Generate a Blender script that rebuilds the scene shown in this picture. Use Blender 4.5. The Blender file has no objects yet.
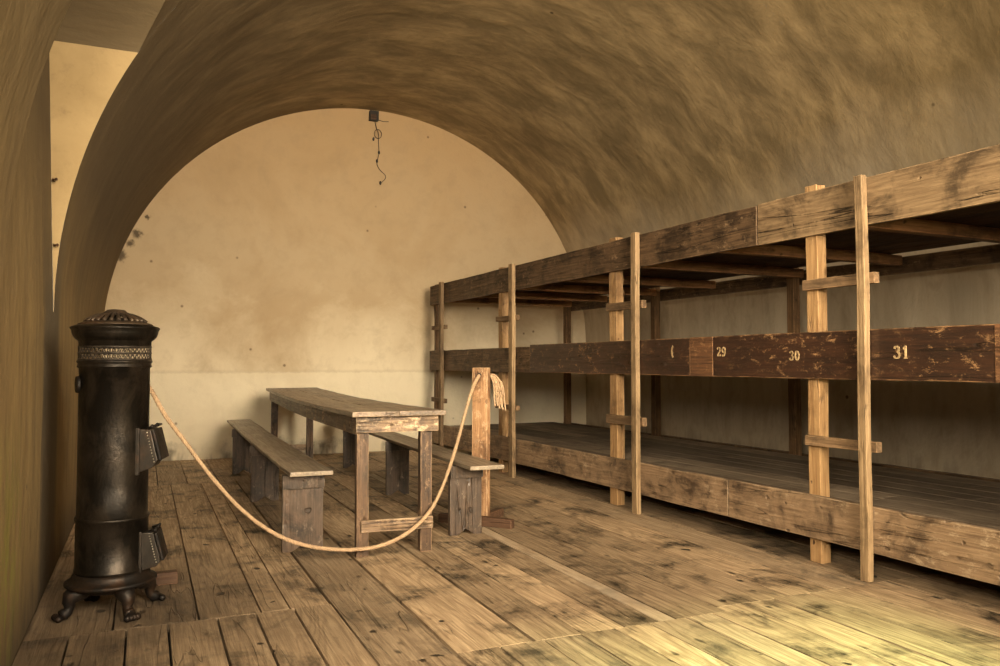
import bpy, bmesh, math, random
from mathutils import Vector, Matrix, noise
random.seed(7)
PI = math.pi
S = bpy.context.scene
COL = S.collection

# ------------------------------------------------------------------ camera, light, exposure
F_PX = 800.0
YAW = math.atan(355/F_PX)
PITCH = math.atan(30/F_PX)
cd = bpy.data.cameras.new('camera'); cam = bpy.data.objects.new('camera', cd); COL.objects.link(cam)
cd.sensor_width = 36; cd.lens = F_PX/1000*36; cd.clip_start = 0.05
cam.location = (0, 0, 1.05)
cam.rotation_euler = (PI/2+PITCH, 0, -YAW)
S.camera = cam
S.view_settings.view_transform = 'Standard'; S.view_settings.look = 'None'
S.view_settings.gamma = 1; S.view_settings.use_curve_mapping = False
S.view_settings.exposure = -0.1
w = bpy.data.worlds.new('sky'); S.world = w; w.use_nodes = True
w.node_tree.nodes['Background'].inputs[0].default_value = (0.75, 0.8, 0.7, 1)
w.node_tree.nodes['Background'].inputs[1].default_value = 0.6

def area(name, loc, target, sx, sy, power, col, spread=180):
    l = bpy.data.lights.new(name, 'AREA'); l.shape = 'RECTANGLE'; l.size = sx; l.size_y = sy
    l.energy = power; l.color = col; l.spread = math.radians(spread)
    o = bpy.data.objects.new(name, l); COL.objects.link(o); o.location = loc
    o.rotation_euler = (Vector(target)-Vector(loc)).to_track_quat('-Z', 'Y').to_euler()
    return o
area('daylight_front_window', (1.75, -1.42, 2.15), (2.0, 9.35, 1.35), 1.7, 1.5, 200, (1.0, 0.82, 0.58), 80)
area('daylight_side_window', (-0.50, -.05, 1.95), (3.2, 6.6, 1.3), 1.1, 1.0, 165, (1.0, 0.85, 0.62), 110)
sl = bpy.data.lights.new('sun', 'SUN'); sl.energy = 13.0; sl.angle = 0.12; sl.color = (0.76, 1.0, 0.46)
so = bpy.data.objects.new('sun', sl); COL.objects.link(so)
so.rotation_euler = Vector((0.06, 0.80, -0.57)).to_track_quat('-Z', 'Y').to_euler()

# ------------------------------------------------------------------ materials
def newmat(name):
    m = bpy.data.materials.new(name); m.use_nodes = True
    nt = m.node_tree; nt.nodes.clear()
    out = nt.nodes.new('ShaderNodeOutputMaterial'); b = nt.nodes.new('ShaderNodeBsdfPrincipled')
    nt.links.new(b.outputs[0], out.inputs[0])
    return m, nt, b
def N(nt, t, **kw):
    n = nt.nodes.new(t)
    for k, v in kw.items(): setattr(n, k, v)
    return n
def L(nt, a, b): nt.links.new(a, b)
def noise_n(nt, vec, scale, detail=4, rough=.6, dist=0.0):
    n = N(nt, 'ShaderNodeTexNoise'); n.inputs['Scale'].default_value = scale
    n.inputs['Detail'].default_value = detail; n.inputs['Roughness'].default_value = rough
    n.inputs['Distortion'].default_value = dist; L(nt, vec, n.inputs['Vector']); return n.outputs[0]
def rng(nt, v, a, b, c=0.0, d=1.0, smooth=False):
    n = N(nt, 'ShaderNodeMapRange'); n.clamp = True
    if smooth: n.interpolation_type = 'SMOOTHSTEP'
    L(nt, v, n.inputs[0])
    for i, x in enumerate((a, b, c, d)): n.inputs[i+1].default_value = x
    return n.outputs[0]
def mth(nt, op, a, b=None):
    n = N(nt, 'ShaderNodeMath', operation=op)
    for i, x in enumerate((a, b)):
        if x is None: continue
        if isinstance(x, (int, float)): n.inputs[i].default_value = x
        else: L(nt, x, n.inputs[i])
    return n.outputs[0]
def mix(nt, fac, a, b, mode='MIX'):
    n = N(nt, 'ShaderNodeMix', data_type='RGBA', blend_type=mode)
    if isinstance(fac, (int, float)): n.inputs[0].default_value = fac
    else: L(nt, fac, n.inputs[0])
    for i, x in ((6, a), (7, b)):
        if isinstance(x, tuple): n.inputs[i].default_value = (*x, 1)
        else: L(nt, x, n.inputs[i])
    return n.outputs[2]
def mapping(nt, vec, scale=(1, 1, 1), loc=(0, 0, 0), rot=(0, 0, 0)):
    n = N(nt, 'ShaderNodeMapping'); L(nt, vec, n.inputs[0])
    n.inputs[1].default_value = loc; n.inputs[2].default_value = rot; n.inputs[3].default_value = scale
    return n.outputs[0]
def bump(nt, b, h, strength, dist=.01):
    n = N(nt, 'ShaderNodeBump'); n.inputs['Strength'].default_value = strength
    n.inputs['Distance'].default_value = dist; L(nt, h, n.inputs['Height']); L(nt, n.outputs[0], b.inputs['Normal'])
def coordinates(nt):
    t = N(nt, 'ShaderNodeTexCoord').outputs['Object']
    a = N(nt, 'ShaderNodeAttribute', attribute_name='board_tone')
    return t, a

def wood(name, light, dark, axis='Y', dirt=(0.05, 0.035, 0.02), dirt_amt=.5, var=.35, rings=.5, rough=.75,
         spots=.6, bmp=.5, worn=None, worn_amt=0.0, spec=.25, dscale=2.2, streak=1.0, dents=8.0, cracks=.7, edge=.5, dark_zone=None):
    """grain runs along one object axis; every board carries its own random shift in the attribute pv"""
    m, nt, b = newmat(name)
    t, a = coordinates(nt)
    sep = N(nt, 'ShaderNodeSeparateColor'); L(nt, a.outputs['Color'], sep.inputs[0])
    sh = N(nt, 'ShaderNodeVectorMath', operation='SCALE'); L(nt, a.outputs['Vector'], sh.inputs[0]); sh.inputs['Scale'].default_value = 23.0
    ad = N(nt, 'ShaderNodeVectorMath', operation='ADD'); L(nt, t, ad.inputs[0]); L(nt, sh.outputs[0], ad.inputs[1])
    v = ad.outputs[0]
    def sc(l, c): return tuple(l if k == axis else c for k in 'XYZ')
    fine = noise_n(nt, mapping(nt, v, sc(1.6, 42)), 1.6, 5, .7, .3)
    broad = noise_n(nt, mapping(nt, v, sc(.7, 9)), 1.5, 3, .6, .6)
    cont = noise_n(nt, mapping(nt, v, sc(.55, 4.2)), 1.3, 1.5, .5, .35)
    ring = mth(nt, 'SINE', mth(nt, 'MULTIPLY', cont, 95.0))
    ring = rng(nt, ring, -.1, 1.0)
    col = mix(nt, rng(nt, fine, .38, .68), light, dark)
    col = mix(nt, mth(nt, 'MULTIPLY', ring, rings), col, dark)
    mid = tuple((x+y)/2 for x, y in zip(light, dark))
    col = mix(nt, rng(nt, broad, .45, .7, 0, .65), col, mid)
    # whole-board tone
    col = mix(nt, 1.0, col, rgb(nt, rng(nt, sep.outputs[0], 0, 1, 1-var, 1+var*.55)), 'MULTIPLY')
    # stains
    d1 = noise_n(nt, v, dscale, 6, .68, .5)
    d2 = noise_n(nt, mapping(nt, v, sc(3, 9)), 1.8, 5, .7)
    stain = mth(nt, 'MULTIPLY', rng(nt, d1, .45+.04*(dents == 5.5), .60+.03*(dents == 5.5)), rng(nt, d2, .32, .56))
    col = mix(nt, mth(nt, 'MULTIPLY', stain, dirt_amt), col, dirt)
    if worn:
        wn = noise_n(nt, mapping(nt, v, sc(7, 13)), 1.7, 8, .82, .3)
        wl = noise_n(nt, v, 1.7, 4, .6)
        wm = mth(nt, 'MULTIPLY', rng(nt, wn, .60-worn_amt*.12, .70-worn_amt*.12), rng(nt, wl, .42, .58, .15, 1))
        col = mix(nt, mth(nt, 'MULTIPLY', wm, .8), col, worn)
    # knots, dents and nail heads
    vo = N(nt, 'ShaderNodeTexVoronoi'); vo.inputs['Scale'].default_value = 1.0
    L(nt, mapping(nt, v, sc(4.5, 11)), vo.inputs['Vector'])
    k = rng(nt, vo.outputs['Distance'], .06, .17, 1, 0)
    k2 = mth(nt, 'MULTIPLY', k, rng(nt, noise_n(nt, v, 9, 2), .42, .6))
    col = mix(nt, mth(nt, 'MULTIPLY', k2, spots), col, dirt)
    # whiteness channel: bleached board
    col = mix(nt, mth(nt, 'MULTIPLY', mth(nt, 'MULTIPLY', sep.outputs[2], .7), rng(nt, d2, .3, .6)), col, (0.62, 0.50, 0.36))
    # scattered dents and nail marks
    dv = N(nt, 'ShaderNodeVectorMath', operation='ADD'); L(nt, v, dv.inputs[0])
    nz = N(nt, 'ShaderNodeTexNoise'); nz.inputs['Scale'].default_value = 14; L(nt, v, nz.inputs['Vector'])
    nsc = N(nt, 'ShaderNodeVectorMath', operation='SCALE'); L(nt, nz.outputs['Color'], nsc.inputs[0]); nsc.inputs['Scale'].default_value = .05
    L(nt, nsc.outputs[0], dv.inputs[1])
    v3 = N(nt, 'ShaderNodeTexVoronoi'); v3.inputs['Scale'].default_value = dents; L(nt, mapping(nt, dv.outputs[0], sc(1.0, 1.35)), v3.inputs['Vector'])
    cs = N(nt, 'ShaderNodeSeparateColor'); L(nt, v3.outputs['Color'], cs.inputs[0])
    siz = rng(nt, cs.outputs[0], .45, 1.0, 0, .17)
    dent = rng(nt, mth(nt, 'SUBTRACT', v3.outputs['Distance'], siz), -.05, .0, 1, 0)
    col = mix(nt, mth(nt, 'MULTIPLY', dent, min(1, spots*1.1)), col, dirt)
    # long drying cracks along contour lines of a stretched noise
    cr_ = noise_n(nt, mapping(nt, v, sc(.35, 5.5)), 1.1, 3, .55, .2)
    ck = mth(nt, 'MULTIPLY', rng(nt, mth(nt, 'ABSOLUTE', mth(nt, 'SUBTRACT', cr_, .5)), .0, .006, 1, 0), rng(nt, d1, .40, .52))
    col = mix(nt, mth(nt, 'MULTIPLY', ck, cracks), col, tuple(q*.4 for q in dirt))
    if dark_zone:   # boards darkened round the stove, ragged at the edge
        dn = N(nt, 'ShaderNodeVectorMath', operation='DISTANCE'); L(nt, t, dn.inputs[0]); dn.inputs[1].default_value = dark_zone[:3]
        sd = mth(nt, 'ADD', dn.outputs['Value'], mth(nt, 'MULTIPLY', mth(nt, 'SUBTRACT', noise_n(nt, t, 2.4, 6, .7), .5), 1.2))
        col = mix(nt, rng(nt, sd, dark_zone[3]*.35, dark_zone[3], .72, 0), col, (0.075, 0.055, 0.038))
    # rubbed arrises
    ea = N(nt, 'ShaderNodeAttribute', attribute_name='edge_wear')
    ew = mth(nt, 'MULTIPLY', ea.outputs['Fac'], rng(nt, noise_n(nt, v, 12, 5, .7), .38, .62))
    col = mix(nt, mth(nt, 'MULTIPLY', ew, edge), col, worn or tuple(min(1, q*1.7) for q in light))
    L(nt, col, b.inputs['Base Color'])
    L(nt, rng(nt, fine, .2, .8, rough-.12, min(1, rough+.12)), b.inputs['Roughness'])
    b.inputs['Specular IOR Level'].default_value = spec
    h = mth(nt, 'ADD', mth(nt, 'MULTIPLY', fine, -1.0*streak), mth(nt, 'MULTIPLY', k2, -1.2))
    h = mth(nt, 'ADD', h, mth(nt, 'MULTIPLY', d2, .6))
    h = mth(nt, 'ADD', h, mth(nt, 'MULTIPLY', ring, -.25*rings))
    h = mth(nt, 'ADD', h, mth(nt, 'ADD', mth(nt, 'MULTIPLY', ck, -1.5*cracks), mth(nt, 'MULTIPLY', dent, -1.0)))
    bump(nt, b, h, bmp, .008)
    return m
def rgb(nt, v):
    n = N(nt, 'ShaderNodeCombineColor')
    for i in range(3): L(nt, v, n.inputs[i])
    return n.outputs[0]

# plaster of the end wall: warm, browner towards the top, damp stains at the foot
def plaster_end():
    m, nt, b = newmat('end wall plaster')
    t = N(nt, 'ShaderNodeTexCoord').outputs['Object']
    sep = N(nt, 'ShaderNodeSeparateXYZ'); L(nt, t, sep.inputs[0]); z = sep.outputs[2]
    n1 = noise_n(nt, t, .9, 6, .62, .4); n2 = noise_n(nt, t, 4.5, 8, .7, .2); n3 = noise_n(nt, t, 24, 5, .7)
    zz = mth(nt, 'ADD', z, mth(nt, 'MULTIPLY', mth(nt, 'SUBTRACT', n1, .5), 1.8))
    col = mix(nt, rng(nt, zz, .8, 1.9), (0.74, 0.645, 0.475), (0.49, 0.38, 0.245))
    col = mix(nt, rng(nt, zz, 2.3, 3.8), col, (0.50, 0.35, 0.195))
    col = mix(nt, rng(nt, n1, .50, .72, 0, .55), col, (0.40, 0.29, 0.17))
    col = mix(nt, rng(nt, n2, .48, .72, 0, .35), col, (0.36, 0.27, 0.17))
    # lime-washed dado below about one metre
    zd = mth(nt, 'ADD', z, mth(nt, 'MULTIPLY', mth(nt, 'SUBTRACT', n3, .5), .05))
    dm = rng(nt, zd, .93, .97, .55, 0)
    col = mix(nt, dm, col, (0.76, 0.69, 0.53))
    col = mix(nt, mth(nt, 'MULTIPLY', rng(nt, zd, .93, .95, 0, 1), rng(nt, zd, .95, .98, .22, 0)), col, (0.3, .22, .13))
    # damp at the foot
    zb = mth(nt, 'ADD', z, mth(nt, 'MULTIPLY', mth(nt, 'SUBTRACT', n2, .5), .55))
    n4 = noise_n(nt, mapping(nt, t, (1, 1, .4)), 2.6, 4, .6)
    damp = mth(nt, 'MULTIPLY', rng(nt, zb, .06, .20, 1, 0), rng(nt, n4, .40, .50))
    col = mix(nt, mth(nt, 'MULTIPLY', damp, .8), col, (0.13, 0.11, 0.085))
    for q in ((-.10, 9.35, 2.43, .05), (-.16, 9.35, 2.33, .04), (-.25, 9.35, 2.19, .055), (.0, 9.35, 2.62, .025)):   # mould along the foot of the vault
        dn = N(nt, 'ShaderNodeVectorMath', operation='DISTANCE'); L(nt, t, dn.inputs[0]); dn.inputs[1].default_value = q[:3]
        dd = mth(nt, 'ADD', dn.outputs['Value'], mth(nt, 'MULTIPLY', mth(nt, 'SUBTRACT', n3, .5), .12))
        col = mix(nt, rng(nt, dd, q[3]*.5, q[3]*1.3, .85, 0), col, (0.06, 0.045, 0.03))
    vo = N(nt, 'ShaderNodeTexVoronoi'); vo.inputs['Scale'].default_value = 2.6; L(nt, t, vo.inputs['Vector'])
    sp = rng(nt, vo.outputs['Distance'], .025, .055, .75, 0)
    col = mix(nt, sp, col, (0.12, 0.08, 0.05))
    L(nt, col, b.inputs['Base Color']); b.inputs['Roughness'].default_value = .92; b.inputs['Specular IOR Level'].default_value = .1
    bump(nt, b, mth(nt, 'ADD', mth(nt, 'MULTIPLY', n1, 2.0), mth(nt, 'ADD', n2, mth(nt, 'MULTIPLY', n3, .25))), .5, .02)
    return m
# one plaster for the vault and the side walls, all in room coordinates: smoked on the vault,
# grey lime wash low on the right, ochre low on the left with painted green window light and a dark band
def plaster_room(name):
    m, nt, b = newmat(name)
    t = N(nt, 'ShaderNodeTexCoord').outputs['Object']
    sep = N(nt, 'ShaderNodeSeparateXYZ'); L(nt, t, sep.inputs[0]); x, y, z = sep.outputs
    # angle round the vault axis, so brush marks can follow the curve
    ang = mth(nt, 'ARCTAN2', mth(nt, 'SUBTRACT', z, 1.0), mth(nt, 'SUBTRACT', x, 2.5))
    cv = N(nt, 'ShaderNodeCombineXYZ'); L(nt, mth(nt, 'MULTIPLY', ang, 2.9), cv.inputs[0]); L(nt, y, cv.inputs[1]); L(nt, mth(nt, 'MULTIPLY', z, .2), cv.inputs[2])
    v = cv.outputs[0]
    s1 = noise_n(nt, mapping(nt, v, (1.0, 1.9, 1), rot=(0, 0, .5)), 2.0, 7, .62, .35)
    s2 = noise_n(nt, mapping(nt, v, (2.6, 4.4, 1), rot=(0, 0, .6)), 1.8, 6, .64, .3)
    s3 = noise_n(nt, t, .6, 3, .5, .3)
    s4 = noise_n(nt, t, 28, 4, .7)
    s5 = noise_n(nt, mapping(nt, t, (1, 3.2, .5)), 2.2, 7, .7, .6)
    va = mix(nt, rng(nt, s1, .38, .64), (0.215, 0.158, 0.084), (0.43, 0.317, 0.17))
    va = mix(nt, rng(nt, s2, .42, .66, 0, .5), va, (0.20, 0.146, 0.077))
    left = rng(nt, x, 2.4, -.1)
    va = mix(nt, mth(nt, 'MULTIPLY', left, .85), va, (0.095, 0.072, 0.045))  # shade on the left flank of the vault, put into the colour
    va = mix(nt, mth(nt, 'MULTIPLY', mth(nt, 'MULTIPLY', rng(nt, y, 5.0, 1.5), rng(nt, x, .6, 2.2, .25, 1)), rng(nt, s3, .35, .6, .1, .6)), va, (0.34, 0.235, 0.065))  # yellow bounced daylight, painted into the near part of the vault
    # left wall wash
    lw = mix(nt, rng(nt, s5, .38, .66), (0.30, 0.215, 0.10), (0.20, 0.14, 0.07))
    lw = mix(nt, rng(nt, s2, .5, .7, 0, .5), lw, (0.18, 0.13, 0.07))
    green_light = mth(nt, 'MULTIPLY', mth(nt, 'MULTIPLY', rng(nt, y, 3.7, 3.2), rng(nt, noise_n(nt, mapping(nt, t, (1, 2.5, 1)), 4, 6, .75), .44, .60)), rng(nt, z, .9, .35))  # green window light low on the left wall, painted into the wash
    lw = mix(nt, mth(nt, 'MULTIPLY', green_light, .55), lw, (0.25, 0.28, 0.05))
    sy = mth(nt, 'ADD', y, mth(nt, 'MULTIPLY', mth(nt, 'SUBTRACT', s5, .5), .3))
    dark_zone = mth(nt, 'MULTIPLY', mth(nt, 'MULTIPLY', rng(nt, sy, 4.0, 4.12), rng(nt, sy, 4.65, 4.8, 1, 0)), rng(nt, z, 1.9, 1.3))  # ragged darker upright band on the wall near the stove
    lw = mix(nt, mth(nt, 'MULTIPLY', dark_zone, .8), lw, (0.10, 0.088, 0.068))
    zl = mth(nt, 'ADD', z, mth(nt, 'MULTIPLY', mth(nt, 'SUBTRACT', s3, .5), .9))
    isl = mth(nt, 'MULTIPLY', rng(nt, x, 1.0, .6), rng(nt, zl, 2.2, 1.2))
    col = mix(nt, isl, va, lw)
    # right wall wash behind the bunk
    rw = mix(nt, rng(nt, s5, .38, .66), (0.50, 0.42, 0.31), (0.42, 0.345, 0.245))
    rw = mix(nt, rng(nt, s2, .5, .72, 0, .45), rw, (0.26, 0.20, 0.13))
    isr = mth(nt, 'MULTIPLY', rng(nt, x, 4.3, 4.8), rng(nt, zl, 2.9, 2.2))
    col = mix(nt, isr, col, rw)
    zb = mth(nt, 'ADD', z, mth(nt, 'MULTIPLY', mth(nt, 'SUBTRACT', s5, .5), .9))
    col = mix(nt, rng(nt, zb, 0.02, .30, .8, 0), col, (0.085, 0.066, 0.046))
    vo = N(nt, 'ShaderNodeTexVoronoi'); vo.inputs['Scale'].default_value = 1.7; L(nt, t, vo.inputs['Vector'])
    col = mix(nt, rng(nt, vo.outputs['Distance'], .018, .035, .8, 0), col, (0.05, 0.035, 0.02))
    L(nt, col, b.inputs['Base Color']); b.inputs['Roughness'].default_value = .88; b.inputs['Specular IOR Level'].default_value = .15
    h = mth(nt, 'ADD', mth(nt, 'MULTIPLY', s1, 2.2), mth(nt, 'ADD', mth(nt, 'MULTIPLY', s2, .8), mth(nt, 'MULTIPLY', s4, .10)))
    bump(nt, b, h, .42, .02)
    return m
def plaster_recess():  # reveal plaster made lighter: daylight falling on it is put into the colour
    m, nt, b = newmat('daylight-toned recess plaster')
    t = N(nt, 'ShaderNodeTexCoord').outputs['Object']
    n1 = noise_n(nt, t, 2.2, 6, .65, .4); n2 = noise_n(nt, t, 14, 6, .7)
    col = mix(nt, rng(nt, n1, .36, .66), (0.40, 0.29, 0.145), (0.31, 0.22, 0.105))
    col = mix(nt, rng(nt, n2, .54, .74, 0, .5), col, (0.22, 0.155, 0.08))
    L(nt, col, b.inputs['Base Color']); b.inputs['Roughness'].default_value = .9
    bump(nt, b, mth(nt, 'ADD', n1, mth(nt, 'MULTIPLY', n2, .4)), .4, .02)
    return m
def metal(name, c1, c2, rough=.42, met=.75, sc=7, bm=.25, rust=0.0):
    m, nt, b = newmat(name)
    t = N(nt, 'ShaderNodeTexCoord').outputs['Object']
    n1 = noise_n(nt, mapping(nt, t, (1, 1, .6)), sc, 6, .65, .5); n2 = noise_n(nt, t, 45, 4, .7)
    col = mix(nt, rng(nt, n1, .45, .68), c1, c2)
    if rust: col = mix(nt, rng(nt, noise_n(nt, t, 11, 6, .7), .5, .66, 0, rust), col, (0.11, 0.05, 0.02))
    L(nt, col, b.inputs['Base Color']); b.inputs['Metallic'].default_value = met
    L(nt, rng(nt, n1, .3, .7, rough+.12, rough-.12), b.inputs['Roughness'])
    bump(nt, b, mth(nt, 'ADD', mth(nt, 'MULTIPLY', n1, 3), n2), bm, .004)
    return m
def plain(name, c, rough=.8, met=0):
    m, nt, b = newmat(name)
    t = N(nt, 'ShaderNodeTexCoord').outputs['Object']
    n = noise_n(nt, t, 60, 4, .7)
    L(nt, mix(nt, rng(nt, n, .3, .7), tuple(x*.7 for x in c), tuple(min(1, x*1.2) for x in c)), b.inputs['Base Color'])
    b.inputs['Roughness'].default_value = rough; b.inputs['Metallic'].default_value = met
    return m

M = {}
M['floor'] = wood('floor boards', (0.60, 0.44, 0.275), (0.235, 0.155, 0.088), 'Y', (0.03, 0.022, 0.013), 1.0, .36, .5, .58, 1.0, .9, spec=.35, dents=5.5, cracks=.45, edge=0.0, dark_zone=(-.25, 3.7, 0, 1.35))
M['beam_dark'] = wood('dark bunk board', (0.15, 0.092, 0.050), (0.034, 0.020, 0.012), 'Y', (0.014, 0.009, 0.006), .8, .25, .2, .55, .5, .8, worn=(0.30, 0.20, 0.115), worn_amt=.45, dscale=5)
M['beam_grey'] = wood('pale bunk board', (0.36, 0.245, 0.135), (0.13, 0.08, 0.042), 'Y', (0.045, 0.03, 0.018), .85, .2, .3, .62, .6, .9, dscale=4, cracks=1.0)
M['paint'] = wood('dark painted bunk board', (0.065, 0.030, 0.017), (0.022, 0.011, 0.007), 'Y', (0.012, 0.008, 0.006), .6, .15, .1, .42, .3, .6, worn=(0.46, 0.26, 0.12), worn_amt=.42, spec=.5, edge=.6)
M['paint_worn'] = wood('worn painted bunk board', (0.20, 0.095, 0.045), (0.06, 0.03, 0.017), 'Y', (0.03, 0.016, 0.01), .6, .2, .1, .5, .3, .6, worn=(0.60, 0.34, 0.15), worn_amt=.6, spec=.4)
M['kick'] = wood('dusty bunk side board', (0.33, 0.225, 0.135), (0.13, 0.08, 0.046), 'Y', (0.045, 0.028, 0.018), .9, .2, .15, .5, .5, .7, worn=(0.50, 0.38, 0.25), worn_amt=.5, spec=.4, dscale=4)
M['underdeck'] = wood('brown deck planks', (0.17, 0.092, 0.045), (0.065, 0.034, 0.018), 'Y', (0.022, 0.013, 0.008), .6, .4, .3, .75, .4, .5)
M['joist'] = wood('orange pine joist', (0.40, 0.20, 0.082), (0.18, 0.085, 0.034), 'X', (0.05, 0.026, 0.013), .7, .3, .3, .6, .7, .6)
M['post'] = wood('pale pine post', (0.56, 0.35, 0.165), (0.29, 0.155, 0.062), 'Z', (0.08, 0.04, 0.018), .7, .12, .3, .55, .9, .7, spec=.35, edge=.2)
M['post_dark'] = wood('brown pine post', (0.25, 0.145, 0.07), (0.09, 0.05, 0.025), 'Z', (0.03, 0.017, 0.01), .6, .3, .3, .7, .5, .5)
M['strip'] = wood('weathered ladder rail', (0.42, 0.29, 0.16), (0.17, 0.105, 0.052), 'Z', (0.06, 0.037, 0.02), .75, .15, .2, .6, .8, .8, edge=.25)
M['strip_dark'] = wood('brown ladder rail', (0.28, 0.185, 0.10), (0.10, 0.06, 0.032), 'Z', (0.035, 0.022, 0.012), .7, .15, .2, .6, .8, .8, edge=.5)
M['rung'] = wood('rough ladder rung', (0.29, 0.185, 0.10), (0.10, 0.06, 0.032), 'Y', (0.03, 0.02, 0.012), .7, .4, .3, .7, .6, .8)
M['seat'] = wood('dusty grey bench seat', (0.33, 0.265, 0.19), (0.16, 0.12, 0.08), 'Y', (0.06, 0.045, 0.03), .6, .12, .2, .42, .5, .35, spec=.5, edge=.3)
M['bleg'] = wood('worn bench leg board', (0.125, 0.082, 0.054), (0.036, 0.023, 0.015), 'Z', (0.018, 0.013, 0.010), .85, .25, .3, .42, .5, .8, worn=(0.36, 0.28, 0.20), worn_amt=.35, spec=.55, dscale=5, edge=.25)
M['ttop'] = wood('dark table top', (0.29, 0.21, 0.135), (0.10, 0.065, 0.04), 'Y', (0.035, 0.024, 0.016), .8, .15, .3, .36, .5, .5, spec=.55, edge=.4)
M['tleg'] = wood('brown table leg', (0.15, 0.088, 0.050), (0.043, 0.025, 0.015), 'Z', (0.02, 0.013, 0.009), .8, .2, .2, .45, .4, .8, worn=(0.46, 0.30, 0.17), worn_amt=.5, spec=.45, dscale=5, edge=.7)
M['tapron'] = wood('scuffed table apron', (0.15, 0.09, 0.049), (0.048, 0.028, 0.016), 'Y', (0.02, 0.013, 0.009), .85, .2, .2, .45, .4, .8, worn=(0.46, 0.28, 0.13), worn_amt=.6, spec=.45, dscale=5)
M['taprx'] = wood('scuffed table end board', (0.29, 0.19, 0.11), (0.085, 0.05, 0.03), 'X', (0.02, 0.013, 0.009), .85, .2, .2, .45, .4, .8, worn=(0.58, 0.42, 0.26), worn_amt=.75, spec=.45, dscale=6)
M['stanchion'] = wood('pale pine stanchion', (0.46, 0.275, 0.145), (0.25, 0.13, 0.06), 'Z', (0.10, 0.05, 0.025), .9, .1, .25, .6, .7, .5, worn=(0.70, 0.5, 0.31), worn_amt=.6, dscale=7)
M['foot'] = wood('brown stanchion foot', (0.13, 0.070, 0.04), (0.055, 0.03, 0.018), 'X', (0.03, 0.016, 0.01), .6, .2, .3, .6, .4, .5)
M['end_wall'] = plaster_end(); M['recess'] = plaster_recess(); M['vault'] = plaster_room('vault and side wall plaster')
M['left_wall'] = M['right_wall'] = M['vault']
M['iron'] = metal('black sheet iron', (0.010, 0.008, 0.006), (0.050, 0.040, 0.031), .42, .75, 9, .3)
M['cast'] = metal('cast iron', (0.008, 0.006, 0.005), (0.024, 0.017, 0.012), .55, .5, 14, .3, .3)
M['lid'] = metal('rusty cast lid', (0.050, 0.034, 0.022), (0.095, 0.065, 0.040), .55, .5, 16, .3, .5)
M['band'] = metal('bright fretwork', (0.045, 0.036, 0.028), (0.12, 0.098, 0.075), .45, .7, 20, .2)
M['rope'] = plain('cotton rope', (0.40, 0.27, 0.16), .9)
M['digit'] = plain('cream stencil paint', (0.50, 0.35, 0.18), .8)
M['black'] = plain('black metal', (0.02, 0.015, 0.01), .6)
M['rod'] = plain('bright metal', (0.6, 0.55, 0.45), .4, .8)

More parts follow.
